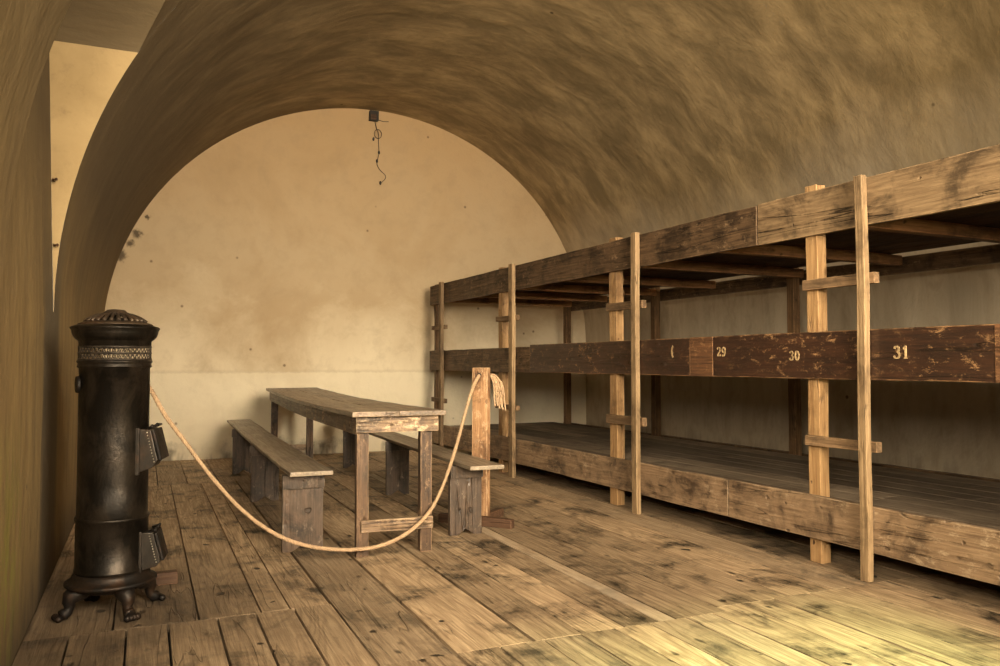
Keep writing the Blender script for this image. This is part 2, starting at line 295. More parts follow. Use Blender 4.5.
# ------------------------------------------------------------------ mesh helpers
def island(faces):
    seen = set(faces); st = list(faces)
    while st:
        f = st.pop()
        for v in f.verts:
            for g in v.link_faces:
                if g not in seen: seen.add(g); st.append(g)
    return list(seen)
class MB:
    def __init__(s, sub=.12):
        s.bm = bmesh.new(); s.pv = s.bm.loops.layers.float_vector.new('board_tone'); s.ed = s.bm.loops.layers.float.new('edge_wear'); s.smooth = False
    def _paint(s, faces, pv):
        for f in faces:
            for l in f.loops: l[s.pv] = Vector(pv[:3])
    def edges(s, fs, big):
        for f in fs:
            if f not in big:
                for l in f.loops: l[s.ed] = 1.0
    def rpv(s, white=0.0, tone=None): return (random.random() if tone is None else tone, random.random(), white, 1.0)
    def box(s, x0, x1, y0, y1, z0, z1, bev=.004, wob=.0, mtx=None, pv=None, seg=0.25, mi=0, bow=None):
        """bevelled board, cut along its longest side and gently uneven"""
        bm = s.bm
        geo = bmesh.ops.create_cube(bm, size=1)
        vs = geo['verts']
        c = Vector(((x0+x1)/2, (y0+y1)/2, (z0+z1)/2)); d = Vector((x1-x0, y1-y0, z1-z0))
        for v in vs: v.co = Vector((v.co.x*d.x, v.co.y*d.y, v.co.z*d.z))+c
        fs = list({f for v in vs for f in v.link_faces})
        ax = max(range(3), key=lambda i: d[i])
        if wob or bow:
            n = max(1, min(40, int(d[ax]/seg)))
            for k in range(1, n):
                p = c.copy(); p[ax] = c[ax]-d[ax]/2+d[ax]*k/n
                no = Vector((0, 0, 0)); no[ax] = 1
                es = list({e for f in fs for e in f.edges})
                g = bmesh.ops.bisect_plane(bm, geom=list({v for f in fs for v in f.verts})+es+fs, plane_co=p, plane_no=no)
                allv = set(v for f in fs if f.is_valid for v in f.verts) | {e for e in g['geom_cut'] if isinstance(e, bmesh.types.BMVert)}
                fs = list({f for v in allv for f in v.link_faces})
            vv = {v for f in fs for v in f.verts}
            sd = random.random()*99
            for v in vv:
                q = Vector((sd, sd*.7, 0)); q[ax] += v.co[ax]*2.1
                q += (v.co-c)*1.3
                o = noise.noise_vector(q)*wob; o[ax] *= .3
                v.co += o
                if bow: v.co.z += bow(v.co)
        if bev:
            es = [e for e in {e for f in fs for e in f.edges} if e.calc_face_angle(0) > .9]
            r = bmesh.ops.bevel(bm, geom=es, offset=min(bev, min(d)*.3), segments=2, affect='EDGES', profile=.6)
            fs = island(r['faces']); s.edges(r['faces'], set())
        pv = pv or s.rpv()
        s._paint(fs, pv)
        for f in fs: f.material_index = mi
        if mtx is not None:
            bmesh.ops.transform(bm, matrix=mtx, verts=list({v for f in fs for v in f.verts}))
        return fs
    def prism(s, pts, axis, a, b, bev=.003, pv=None, mtx=None):
        """closed outline pts (2D) pushed along an axis from a to b; outline coordinates are the two other axes in order"""
        def mk(p, t):
            if axis == 'X': return Vector((t, p[0], p[1]))
            if axis == 'Y': return Vector((p[0], t, p[1]))
            return Vector((p[0], p[1], t))
        bm = s.bm
        va = [bm.verts.new(mk(p, a)) for p in pts]; vb = [bm.verts.new(mk(p, b)) for p in pts]
        n = len(pts); fs = [bm.faces.new(va), bm.faces.new(vb[::-1])]
        for i in range(n):
            j = (i+1) % n; fs.append(bm.faces.new((va[i], vb[i], vb[j], va[j])))
        bmesh.ops.recalc_face_normals(bm, faces=fs)
        if bev:
            es = [e for e in {e for f in fs for e in f.edges} if e.calc_face_angle(0) > .5]
            r = bmesh.ops.bevel(bm, geom=es, offset=bev, segments=2, affect='EDGES', profile=.6)
            fs = island(r['faces']); s.edges(r['faces'], set())
        s._paint(fs, pv or s.rpv())
        if mtx is not None: bmesh.ops.transform(bm, matrix=mtx, verts=list({v for f in fs for v in f.verts}))
        return fs
    def lathe(s, prof, n=48, c=(0, 0), closed=False):
        bm = s.bm; rings = []
        for r, z in prof:
            if r < 1e-5: rings.append([bm.verts.new((c[0], c[1], z))])
            else: rings.append([bm.verts.new((c[0]+r*math.cos(2*PI*i/n), c[1]+r*math.sin(2*PI*i/n), z)) for i in range(n)])
        fs = []
        pairs = list(zip(rings, rings[1:]))
        if closed: pairs.append((rings[-1], rings[0]))
        for A, B in pairs:
            for i in range(n):
                j = (i+1) % n
                if len(A) == 1 and len(B) == 1: continue
                if len(A) == 1: fs.append(bm.faces.new((A[0], B[j], B[i])))
                elif len(B) == 1: fs.append(bm.faces.new((A[i], A[j], B[0])))
                else: fs.append(bm.faces.new((A[i], A[j], B[j], B[i])))
        for f in fs: f.smooth = True
        s._paint(fs, s.rpv()); return fs
    def tube(s, pts, rad, n=8, cap=True):
        bm = s.bm; pts = [Vector(p) for p in pts]
        if not hasattr(rad, '__len__'): rad = [rad]*len(pts)
        t0 = (pts[1]-pts[0]).normalized(); up = Vector((0, 0, 1)) if abs(t0.z) < .9 else Vector((1, 0, 0))
        nx = t0.cross(up).normalized(); rings = []; fs = []
        for i, p in enumerate(pts):
            t = (pts[min(i+1, len(pts)-1)]-pts[max(i-1, 0)]).normalized()
            nx = (nx-t*nx.dot(t)).normalized(); ny = t.cross(nx)
            rings.append([bm.verts.new(p+(nx*math.cos(2*PI*k/n)+ny*math.sin(2*PI*k/n))*rad[i]) for k in range(n)])
        for A, B in zip(rings, rings[1:]):
            for k in range(n):
                j = (k+1) % n; fs.append(bm.faces.new((A[k], A[j], B[j], B[k])))
        for f in fs: f.smooth = True
        if cap: fs.append(bm.faces.new(rings[0][::-1])); fs.append(bm.faces.new(rings[-1]))
        s._paint(fs, s.rpv()); return fs
    def ball(s, c, r, sc=(1, 1, 1), mi=0):
        g = bmesh.ops.create_uvsphere(s.bm, u_segments=12, v_segments=8, radius=r)
        vs = g['verts']
        for v in vs: v.co = Vector((v.co.x*sc[0], v.co.y*sc[1], v.co.z*sc[2]))+Vector(c)
        fs = {f for v in vs for f in v.link_faces}
        for f in fs: f.smooth = True; f.material_index = mi
        s._paint(fs, s.rpv())
    def build(s, name, mats, parent=None, label=None):
        me = bpy.data.meshes.new(name); s.bm.normal_update(); s.bm.to_mesh(me); s.bm.free()
        if not isinstance(mats, (list, tuple)): mats = [mats]
        for m in mats: me.materials.append(m)
        o = bpy.data.objects.new(name, me); COL.objects.link(o)
        if parent: o.parent = parent
        if label: o['label'] = label
        return o
def thing(name, label, cat, loc=(0, 0, 0), rz=0, group=None):
    o = bpy.data.objects.new(name, None); COL.objects.link(o); o.location = loc; o.rotation_euler = (0, 0, rz)
    o.empty_display_size = .1
    tag(o, label, cat, group); return o
def tag(o, label, cat, group=None):
    o['label'] = label; o['category'] = cat
    if group: o['group'] = group
    return o
def struct(o): o['kind'] = 'structure'; return o

# ------------------------------------------------------------------ the room
XL, XR, YF, YB = -0.41, 5.41, -1.5, 9.35
CX, Z0, VA, VB = 2.5, 1.3, 2.91, 2.80
RECESS = [(2.95, 4.45, -0.455, 2.64), (-.75, .65, -0.70, 2.55)]   # recesses in the left flank: y range, depth, height at the ends
def vpt(th): return CX-VA*math.cos(th), Z0+VB*math.sin(th)
def th_z(z): return math.asin(min(1, (z-Z0)/VB))
def recess_top(y, rc):
    u = (y-(rc[0]+rc[1])/2)/((rc[1]-rc[0])/2)
    return rc[3]+.36*(1-u*u)
def build_room():
    # floor: planks in three courses with butted ends, narrow dark gaps
    mb = MB()
    near_l = [-.41, -.25, -.05, .10, .29, .44, .60, .76]
    near_r = [.76, 1.04, 1.22, 1.40, 1.56, 1.72, 1.88, 2.06, 2.20]
    near_r2 = [2.20, 2.40, 2.58, 2.78, 3.02, 3.30, 3.62, 3.95, 4.3, 4.65, 5.0, 5.41]
    far = [-.41, -.10, .22, .465, .585, .755, 1.04, 1.36, 1.57, 1.765, 1.93, 2.015, 2.27, 2.46, 2.68, 2.95, 3.19, 3.5, 3.8, 4.1, 4.45, 4.8, 5.1, 5.41]
    def run(xs, y0, y1, tone=None, wide=()):
        for a, b in zip(xs, xs[1:]):
            g = .0035 if random.random() < .6 else .006
            ga = .011 if any(abs(a-q) < .02 for q in wide) else g
            dz = random.uniform(-.002, .0)
            white = 0.0
            if abs(a-1.93) < .02 and y0 > 2 and y0 < 3: white = .75
            if random.random() < .10: white = random.uniform(.1, .25)
            mb.box(a+ga, b-g, y0+.0008, y1-.0008, -.035, dz, bev=.0010, pv=mb.rpv(white), wob=.0)
    run(near_l, -1.5, 1.6); run(near_l, 1.6, 3.53)
    run(near_r, -1.5, 1.2); run(near_r, 1.2, 2.75, wide=(1.04,))
    run(near_r2, -1.5, 1.0); run(near_r2, 1.0, 2.81)
    W = (.755, 1.04, 1.36)
    run([x for x in far if x <= .76], 3.53, 7.5, wide=W)
    run([x for x in far if .75 <= x <= 2.28], 2.75, 7.5, wide=W); run([2.27, 2.46, 2.68, 2.95, 3.19, 3.5, 3.8, 4.1, 4.45, 4.8, 5.1, 5.41], 2.81, 7.5)
    run([-.41, -.14, .12, .36, .62, .9, 1.2, 1.45, 1.75, 2.0, 2.3, 2.6, 2.9, 3.2, 3.6, 4, 4.4, 4.8, 5.41], 7.5, YB)
    mb.box(XL-.3, XR+.3, YF-.3, YB+.3, -.12, -.04, bev=0, pv=(0, 0, 0, 1), mi=1)
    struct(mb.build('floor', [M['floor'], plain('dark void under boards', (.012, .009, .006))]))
    # end wall following the arch
    mb = MB(); bm = mb.bm
    NV = 72
    out = [vpt(PI*i/NV) for i in range(NV+1)]
    pts = [(XL-.25, -.12)]+[(x, z) for x, z in [(XL-.25, Z0)]]+[(CX+(x-CX)*1.09, Z0+(z-Z0)*1.09) for x, z in out]+[(XR+.25, Z0), (XR+.25, -.12)]
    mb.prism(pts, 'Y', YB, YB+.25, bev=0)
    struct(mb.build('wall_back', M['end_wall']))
    # front wall behind the camera with a window opening
    wx0, wx1, wz0, wz1 = .88, 2.62, 1.25, 3.0
    mb = MB()
    mb.box(XL-.25, wx0, YF-.25, YF, -.12, 4.3, bev=0); mb.box(wx1, XR+.25, YF-.25, YF, -.12, 4.3, bev=0)
    mb.box(wx0, wx1, YF-.25, YF, -.12, wz0, bev=0); mb.box(wx0, wx1, YF-.25, YF, wz1, 4.3, bev=0)
    struct(mb.build('wall_front', M['right_wall']))
    mb = MB()
    for a in ((wx0, wx0+.05, wz0, wz1), (wx1-.05, wx1, wz0, wz1), (wx0, wx1, wz0, wz0+.05), (wx0, wx1, wz1-.05, wz1)):
        mb.box(a[0], a[1], YF-.16, YF-.1, a[2], a[3], bev=.004)
    struct(mb.build('window_1', M['strip']))
    mb = MB()
    for a in ((-.7, -.64, 1.36, 2.5), (.54, .6, 1.36, 2.5), (-.7, .6, 1.36, 1.42), (-.7, .6, 2.44, 2.5), (-.07, -.03, 1.36, 2.5), (-.7, .6, 1.9, 1.94)):
        mb.box(-.695, -.66, a[0], a[1], a[2], a[3], bev=.004)
    struct(mb.build('window_2', M['strip']))
    # right wall
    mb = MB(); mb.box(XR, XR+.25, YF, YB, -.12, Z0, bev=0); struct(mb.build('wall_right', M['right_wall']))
    # left wall: vertical part up to the springing, with the recess back and reveals above it
    mb = MB(); bm = mb.bm
    mb.box(XL-.25, XL, YF, YB, -.12, Z0, bev=0)
    def quad(ps):
        f = bm.faces.new([bm.verts.new(p) for p in ps]); mb._paint([f], (0, 0, 0, 1)); return f
    K = 24; ysets = []
    for rc in RECESS:
        NY0, NY1, NX, _ = rc; NB = max(NX, XL-.002) if NX > -.5 else NX
        ys = [NY0+(NY1-NY0)*i/K for i in range(K+1)]; ysets.append(ys)
        for a, b in zip(ys, ys[1:]):
            ta, tb = recess_top(a, rc), recess_top(b, rc)
            quad([(NB, a, Z0-.02), (NB, b, Z0-.02), (NX, b, tb+.02), (NX, a, ta+.02)])           # back of the recess
            xa, xb = vpt(th_z(ta))[0], vpt(th_z(tb))[0]
            f = quad([(NX, a, ta), (NX, b, tb), (xb, b, tb), (xa, a, ta)]); f.smooth = True
        for y in (NY0, NY1):
            zs = [Z0+(rc[3]-Z0)*i/24 for i in range(25)]
            for a, b in zip(zs, zs[1:]):
                na, nb = (NB+(NX-NB)*(q-Z0)/(rc[3]+.02-Z0) for q in (a, b))
                quad([(na, y, a), (vpt(th_z(a))[0], y, a), (vpt(th_z(b))[0], y, b), (nb, y, b)])
        quad([(NB, NY0, Z0), (XL, NY0, Z0), (XL, NY1, Z0), (NB, NY1, Z0)])
    bmesh.ops.remove_doubles(bm, verts=bm.verts, dist=.0005)
    for f in bm.faces:
        c_ = f.calc_center_median()
        if c_.z > Z0 and abs(f.normal.y) > .7 and c_.x > XL-.24: f.material_index = 1
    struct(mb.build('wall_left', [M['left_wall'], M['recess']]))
    # vault
    mb = MB(); bm = mb.bm; uvl = bm.loops.layers.uv.new('UVMap')
    ycols = sorted({round(q, 5) for q in [YF+.75*i/3 for i in range(4)]+ysets[1]+[.65+2.3*i/10 for i in range(11)]+ysets[0]+[4.45+(YB-4.45)*i/18 for i in range(19)]})
    NT = 96
    def arc(th):   # length round the arch
        n = 40; L_ = 0; p = vpt(0)
        for i in range(1, n+1):
            q = vpt(th*i/n); L_ += math.hypot(q[0]-p[0], q[1]-p[1]); p = q
        return L_
    def P(th, y):
        x, z = vpt(th)
        k = .018*min(1, min(abs(y-q) for q in (-.75, .65, 2.95, 4.45, YB))/.8)*noise.noise(Vector((x*1.1, y*.9, z*1.1)))*min(1, math.sin(th)*2)
        if min(abs(y-q) for q in (-.75, .65, 2.95, 4.45, YB)) < 1e-4: k = 0
        return (CX+(x-CX)*(1-k), y, Z0+(z-Z0)*(1-k))
    for a, b in zip(ycols, ycols[1:]):
        inn = [rc for rc in RECESS if a >= rc[0]-1e-4 and b <= rc[1]+1e-4]
        sa, sb = (th_z(recess_top(a, inn[0])), th_z(recess_top(b, inn[0]))) if inn else (0.0, 0.0)
        for i in range(NT):
            t = [sa+(PI-sa)*i/NT, sa+(PI-sa)*(i+1)/NT, sb+(PI-sb)*(i+1)/NT, sb+(PI-sb)*i/NT]
            yy = [a, a, b, b]
            ps = [P(t[k], yy[k]) for k in range(4)]
            if inn and i == 0: ps[0] = (vpt(sa)[0], a, vpt(sa)[1]); ps[3] = (vpt(sb)[0], b, vpt(sb)[1])
            f = bm.faces.new([bm.verts.new(p) for p in ps]); f.smooth = True
            for k, l in enumerate(f.loops): l[uvl].uv = (arc(t[k]), yy[k])
    bmesh.ops.remove_doubles(bm, verts=bm.verts, dist=.0008)
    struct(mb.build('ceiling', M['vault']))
build_room()

# ------------------------------------------------------------------ the bunk
def build_bunk():
    ang = math.atan(.025)
    r = thing('bunk_bed', 'long two-storey wooden bunk with numbered boards, standing on the floor along the right wall', 'bunk bed', (3.225, 2.87, 0), ang)
    YE, YN = 6.10, -1.95
    def part(name, mat, boxes, label=None, parent=r, **kw):
        mb = MB()
        for bx in boxes: mb.box(*bx[:6], **{**kw, **(bx[6] if len(bx) > 6 else {})})
        return mb.build(name, mat, parent, label)
    # lowest side boards
    part('side_board', M['kick'], [(0, .03, .985, YE, .130, .352)], 'dusty brown lower board', bev=.005, wob=.006)
    part('side_board', M['kick'], [(0, .03, YN, .98, .132, .356)], 'scuffed brown lower board', bev=.005, wob=.006)
    # middle side boards
    part('side_board', M['beam_dark'], [(0, .03, 3.545, YE, .965, 1.195)], 'plain dark brown middle board', bev=.005, wob=.008)
    mB = part('side_board', M['paint'], [(0, .03, 1.325, 3.54, .968, 1.212)], 'dark painted middle board with flaked edge', bev=.005, wob=.006)
    mC = part('side_board', [M['paint']], [(-.002, .028, YN, 1.32, .967, 1.214)], 'dark painted middle board with cream numbers 29, 30 and 31', bev=.005, wob=.004)
    for y0, y1 in ((1.10, 1.315), (-.76, -.66)):
        part('worn_patch', M['paint_worn'], [(-.0050, -.001, y0, y1, .970, 1.211)], 'worn orange band of flaked paint', mC, bev=.002)
    # top side boards
    part('side_board', M['beam_dark'], [(0, .03, .715, YE, 1.728, 1.955)], 'dark brown top board', bev=.005, wob=.008)
    part('side_board', M['beam_grey'], [(0, .03, YN, .71, 1.725, 1.962)], 'pale grey-brown cracked top board', bev=.005, wob=.006)
    # thin saw-cut cracks of the pale top board
    # ladders: pale post behind the boards, thin rail in front, rungs between
    strips = [-.024, 1.885, 3.85, 5.66, -1.95]; posts = [.305, 2.21, 4.18, 5.96, -1.58]
    for i, (ys, yp) in enumerate(zip(strips, posts)):
        dark = i == 3
        mb = MB(); w_ = (.078, .095, .085, .075, .075)[i]
        mb.box(.0315, .098, yp, yp+w_, 0, 2.00-.01*i, bev=.004, wob=.004)
        mb.build('post', M['post_dark' if dark else 'post'], r)
        mb = MB(); hw = (.024, .03, .038, .035, .03)[i]
        mb.box(-.044, -.008, ys-hw, ys+hw, 0, 1.968, bev=.004, wob=.005, pv=mb.rpv())
        mb.build('ladder_rail', M['strip_dark' if dark else 'strip'], r)
        for z in (1.44, .61) if i != 3 else (1.43, .60):
            mb = MB(); hh = .050+random.random()*.010
            mb.box(-.0075, .0305, ys-.052, yp+w_-.008, z+random.uniform(-.01, .01), z+hh, bev=.004, wob=.006)
            mb.build('rung', M['rung'], r)
    # rear posts
    for yp in (.30, 2.15, 4.06, 5.90, -1.6):
        part('rear_post', M['post_dark'], [(1.74, 1.81, yp, yp+.075, 0, 1.86)], bev=.004, wob=.003)
    # decks
    def deck(name, z0, z1, mat, x1, lab, along='X', seedgap=.004, gaps=None):
        mb = MB()
        if along == 'X':
            y = YN+.02
            while y < YE-.05:
                wd = random.uniform(.16, .24); e = min(y+wd, YE-.01)
                mb.box(.032 if not inpost(y, e) else .10, x1-random.uniform(0, .03), y+seedgap, e, z0, z1+random.uniform(-.003, .001), bev=.002)
                y = e
        else:
            xs = [.10, .30, .50, .68, .88, 1.06, 1.25, 1.45, 1.655]
            for a, b in zip(xs, xs[1:]):
                y = YN+.02
                while y < YE-.05:
                    e = min(y+random.uniform(1.8, 2.3), YE-.01)
                    mb.box(a+.002, b-.001+random.uniform(-.01, 0), y+.003, e, z0, z1, bev=.002, wob=0)
                    y = e
        return mb.build(name, mat, r, lab)
    def inpost(a, b): return any(a < p+.09 and b > p-.02 for p in posts)
    deck('deck', .285, .307, M['deck_l'] , 1.74, 'dusty lower sleeping deck', 'Y')
    deck('deck', 1.012, 1.032, M['underdeck'], 1.72, 'brown middle sleeping deck', 'Y')
    deck('deck', 1.822, 1.842, M['underdeck'], 1.72, 'brown top sleeping deck seen from below', 'Y')
    # one fascia plank just behind the front board under the top deck
    joists = [(.26, 'A'), (1.12, 'B'), (2.03, 'C'), (3.10, 'D'), (4.02, 'E'), (4.95, 'F'), (5.75, 'G'), (-.75, 'H'), (-1.7, 'I')]
    for y, _ in joists:
        if any(p-.07 < y < p+.075 for p in posts): y -= .16
        mb = MB(); mb.box(.035, 1.735, y, y+.065, 1.748, 1.82, bev=.005, wob=.006, seg=.3); mb.build('joist', M['joist'], r, 'orange-brown joist under the top deck')
    for y, _ in joists[::1]:
        if any(p-.07 < y < p+.075 for p in posts): y -= .16
        mb = MB(); mb.box(.035, 1.735, y, y+.06, .972, 1.010, bev=.003); mb.build('joist', M['joist'], r)
        mb = MB(); mb.box(.035, 1.735, y, y+.06, .16, .283, bev=.003); mb.build('joist', M['rung'], r)
    # rear rails
    for z0, z1, nm in ((1.70, 1.82, 'upper'), (.965, 1.06, 'middle'), (.16, .30, 'lower')):
        part('rear_rail', M['beam_dark'], [(1.8105, 1.84, YN, YE, z0, z1)], bev=.004, wob=.004)
    return r, mC, mB
M['deck_l'] = wood('dusty grey deck planks', (0.30, 0.235, 0.165), (0.17, 0.125, 0.085), 'Y', (0.06, 0.042, 0.028), .6, .4, .2, .7, .5, .4, edge=0.0)
bunk, board_c, board_b = build_bunk()

# stencilled numbers, strokes of swelling width in the plane of the board
def arcp(cx, cy, rx, ry, a0, a1, n=14):
    return [(cx+rx*math.cos(math.radians(a0+(a1-a0)*i/n)), cy+ry*math.sin(math.radians(a0+(a1-a0)*i/n))) for i in range(n+1)]
GL = {  # unit height 1, width about .6
    '2': [arcp(.30, .72, .22, .26, 160, -40)+[(.12, .10)], [(.08, .05), (.55, .05), (.56, .2)]],
    '9': [arcp(.30, .68, .22, .28, 0, 360), [(.52, .68), (.50, .35), (.38, .08), (.18, .03), (.10, .14)]],
    '3': [arcp(.28, .75, .20, .22, 160, -80), arcp(.28, .28, .24, .26, 85, -160)],
    '0': [arcp(.30, .5, .24, .48, 0, 360, 22)],
    '1': [[(.30, .02), (.30, .97)], [(.12, .78), (.30, .97)], [(.14, .02), (.46, .02)]],
    '(': [arcp(.45, .5, .26, .5, 110, 250)],
}
def number(txt, y, zc, h, board, x):
    mb = MB(); bm = mb.bm
    adv = .80*h; tot = adv*len(txt)
    for i, ch in enumerate(txt):
        for st in GL[ch]:
            for (a, b), (c, d) in zip(st, st[1:]):
                def W(p): return Vector((x, y+tot/2-(i*adv+p[0]*h), zc-h/2+p[1]*h))
                p, q = W((a, b)), W((c, d)); t = (q-p)
                if t.length < 1e-6: continue
                vert = abs(t.z)/t.length
                wd = h*(.035+.065*vert)
                t.normalize(); n_ = Vector((1, 0, 0)).cross(t)*wd; e = t*wd*.4
                vs = [p-n_-e, p+n_-e, q+n_+e, q-n_+e]
                top = [bm.verts.new(v-Vector((.0012, 0, 0))) for v in vs]; bot = [bm.verts.new(v) for v in vs]
                bm.faces.new(top); 
                for k in range(4): bm.faces.new((top[k], bot[k], bot[(k+1) % 4], top[(k+1) % 4]))
    bmesh.ops.recalc_face_normals(bm, faces=bm.faces)
    return mb.build('painted_number', M['digit'], board, 'cream number '+txt if txt != '(' else 'faded cream curved stroke')
number('29', 1.018, 1.118, .055, board_c, -.0035)
number('30', .436, 1.090, .050, board_c, -.0035)
number('31', -.222, 1.100, .058, board_c, -.0035)
number('(', 1.49, 1.125, .075, board_b, -.0035)

# ------------------------------------------------------------------ table and benches
def leg_outline(w, h, notch=.055, nw=.5):
    return [(-w/2, 0), (-w*nw/2, 0), (0, notch), (w*nw/2, 0), (w/2, 0), (w/2, h), (-w/2, h)]
def build_table():
    # near end at y=0, runs away along +y
    r = thing('table', 'long narrow dark wooden table with a sagging top, standing between the two benches', 'table', (1.275, 4.20, 0), -math.radians(1.9))
    Ln = 4.42; H_ = .79
    sag = lambda co: -.022*math.sin(PI*max(0, min(1, co.y/Ln)))
    for x0, x1 in ((-.262, -.006), (-.003, .262)):
        mb = MB(); mb.box(x0, x1, random.uniform(0, .012), Ln, H_-.028, H_, bev=.004, wob=.004, bow=sag, seg=.2)
        mb.build('tabletop_board', M['ttop'], r)
    for x0, x1 in ((-.232, -.206), (.206, .232)):
        mb = MB(); mb.box(x0, x1, .085, Ln-.085, H_-.125, H_-.030, bev=.004, wob=.002, bow=sag, seg=.2); mb.build('apron', M['tapron'], r)
    for y0, y1 in ((.055, .083), (Ln-.083, Ln-.055)):
        mb = MB(); mb.box(-.232, .232, y0, y1, H_-.118, H_-.030, bev=.004, wob=.002, seg=.1); mb.build('apron', M['taprx'], r)
    for sx in (-1, 1):
        for y in (.088, Ln-.15):
            mb = MB(); x = -.187 if sx < 0 else .172
            mb.box(x-.033, x+.033, y, y+.055, 0, H_-.036, bev=.004, wob=.004); mb.build('leg', M['tleg'], r)
    for y in (.062, Ln-.09):
        mb = MB(); mb.box(-.20, .205, y, y+.024, .135, .20, bev=.004, wob=.003, seg=.1); mb.build('stretcher', M['taprx'], r)
    return r
build_table()
def build_bench(loc, rz, label, w=.25, Ln=4.4, legs=(.14, 1.88, 3.60), brace=False, lw=.21, off=-.025):
    r = thing('bench', label, 'bench', loc, rz, None)
    H_ = .455
    bow = lambda co: -.008*math.sin(PI*max(0, min(1, co.y/Ln)))
    mb = MB(); mb.box(-w/2, w/2, 0, Ln, H_-.024, H_, bev=.005, wob=.004, bow=bow, seg=.2); mb.build('seat', M['seat'], r)
    for k, y in enumerate(legs):
        mb = MB(); mb.prism([(q[0]+off, q[1]) for q in leg_outline(lw if k == 0 else lw-.02, H_-.030, .038, .55)], 'Y', y, y+.042, bev=.004); mb.build('leg', M['bleg'], r)
        mb = MB(); mb.box(off-lw/2-.002, off+lw/2+.002, y-.022, y-.001, H_-.105, H_-.030, bev=.003, wob=.002, seg=.08); mb.build('cleat', M['bleg'], r)
        for sx in ((1,) if brace else ()):
            mb = MB()
            a, b_ = Vector((sx*(w/2-.05), y+.055, H_-.16)), Vector((sx*(w/2-.05), y+.19, H_-.045))
            q = (b_-a).to_track_quat('Y', 'Z').to_matrix().to_4x4(); q.translation = a
            l = (b_-a).length
            mb.box(-.018, .018, 0, l, -.012, .012, bev=.002, mtx=q); mb.build('brace', M['tleg'], r)
    return r
build_bench((.845, 4.445, 0), -math.radians(.9), 'long grey-brown wooden bench left of the table, nearer the stove', w=.235, lw=.225, legs=(.12, 1.87, 3.52))
build_bench((1.825, 4.29, 0), -math.radians(1.9), 'long grey-brown wooden bench right of the table, in front of the bunk', w=.21, lw=.205, legs=(.30, 1.92, 3.68), brace=True)

# ------------------------------------------------------------------ rope stanchions
def stanchion(loc, rz, label, top=1.02, a0=-.28, a1=.25):
    r = thing('rope_stanchion', label, 'stanchion', loc, rz)
    mb = MB(); mb.box(-.055, .055, -.025, .025, 0, top, bev=.004, wob=.003)
    mb.build('post', M['stanchion'], r)
    mb = MB(); mb.box(a0, a1, -.075, -.0255, 0, .058, bev=.005, wob=.003, seg=.1); mb.build('foot', M['foot'], r)
    mb = MB(); mb.box(-.025, .025, .0255, .30, 0, .055, bev=.005, wob=.002, seg=.1)
    mb.build('foot', M['foot'], r)
    # dark rope hole
    mb = MB(); mb.tube([(0, -.0255, top-.05), (0, -.0262, top-.05)], .015, 16); mb.build('rope_hole', M['black'], r)
    return r
RZ = math.radians(-49)
stanchion((2.025, 4.87, 0), RZ, 'pale pine post on wooden feet behind the right bench, holding the frayed rope end')
stanchion((-.09, 4.20, 0), math.radians(4), 'pale pine rope post on wooden feet standing hidden behind the stove', .98, -.165, .245)

# ------------------------------------------------------------------ rope
ROPE = [(-.055, 4.16, .91), (.02, 4.05, .93), (.035, 4.04, .905)]
def cr(P, n):   # Catmull-Rom through points
    P = [Vector(p) for p in P]; P = [2*P[0]-P[1]]+P+[2*P[-1]-P[-2]]; out = []
    for i in range(1, len(P)-2):
        for k in range(n):
            t = k/n; a, b, c, d = P[i-1:i+3]
            out.append(.5*((2*b)+(c-a)*t+(2*a-5*b+4*c-d)*t*t+(3*b-a-3*c+d)*t**3))
    out.append(P[-2]); return out
rope_px = [(152, 392, 4.05), (165, 415, 4.05), (185, 442, 4.07), (210, 475, 4.09), (240, 508, 4.13), (270, 531, 4.16), (300, 544, 4.18),
           (335, 549.5, 4.195), (370, 548, 4.20), (395, 540, 4.205), (415, 527, 4.21), (432, 508, 4.235), (445, 480, 4.36), (455.5, 449, 4.54), (465.5, 412, 4.72), (471, 393, 4.79), (475.5, 382, 4.83)]
def unproj(x, y, Y):    # where a point of the photograph lies at depth Y of the room
    Fv = Vector((math.sin(YAW)*math.cos(PITCH), math.cos(YAW)*math.cos(PITCH), math.sin(PITCH)))
    R = Vector((math.cos(YAW), -math.sin(YAW), 0)); U = R.cross(Fv)
    d = Fv+R*((x-500)/F_PX)+U*((333-y)/F_PX)
    return Vector((0, 0, 1.05))+d*(Y/d.y)
pts = [Vector((-.02, 4.12, 1.0))]+[unproj(*p) for p in rope_px]+[Vector((2.006, 4.854, .970))]
for p in pts: p.z = max(p.z, .016)
path = cr(pts, 14)
def twisted(mb, path, R_, r_, turns_per_m, strands=3):
    nx = None; L_ = 0; P3 = [[] for _ in range(strands)]
    for i, p in enumerate(path):
        if i: L_ += (p-path[i-1]).length
        t = (path[min(i+1, len(path)-1)]-path[max(i-1, 0)]).normalized()
        if nx is None: nx = t.cross(Vector((0, 0, 1))).normalized()
        nx = (nx-t*nx.dot(t)).normalized(); ny = t.cross(nx)
        for s_ in range(strands):
            a = 2*PI*(L_*turns_per_m+s_/strands); P3[s_].append(p+(nx*math.cos(a)+ny*math.sin(a))*R_)
    for q in P3: mb.tube(q, r_, 7)
dense = []
for a, b in zip(path, path[1:]):
    n = max(1, int((b-a).length/.009))
    for k in range(n): dense.append(a.lerp(b, k/n))
dense.append(path[-1])
mb = MB(); twisted(mb, dense, .0048, .0070, 20)
rope = mb.build('rope', M['rope']); tag(rope, 'pale twisted rope sagging from behind the stove, past bench and table, to the pine post', 'rope')
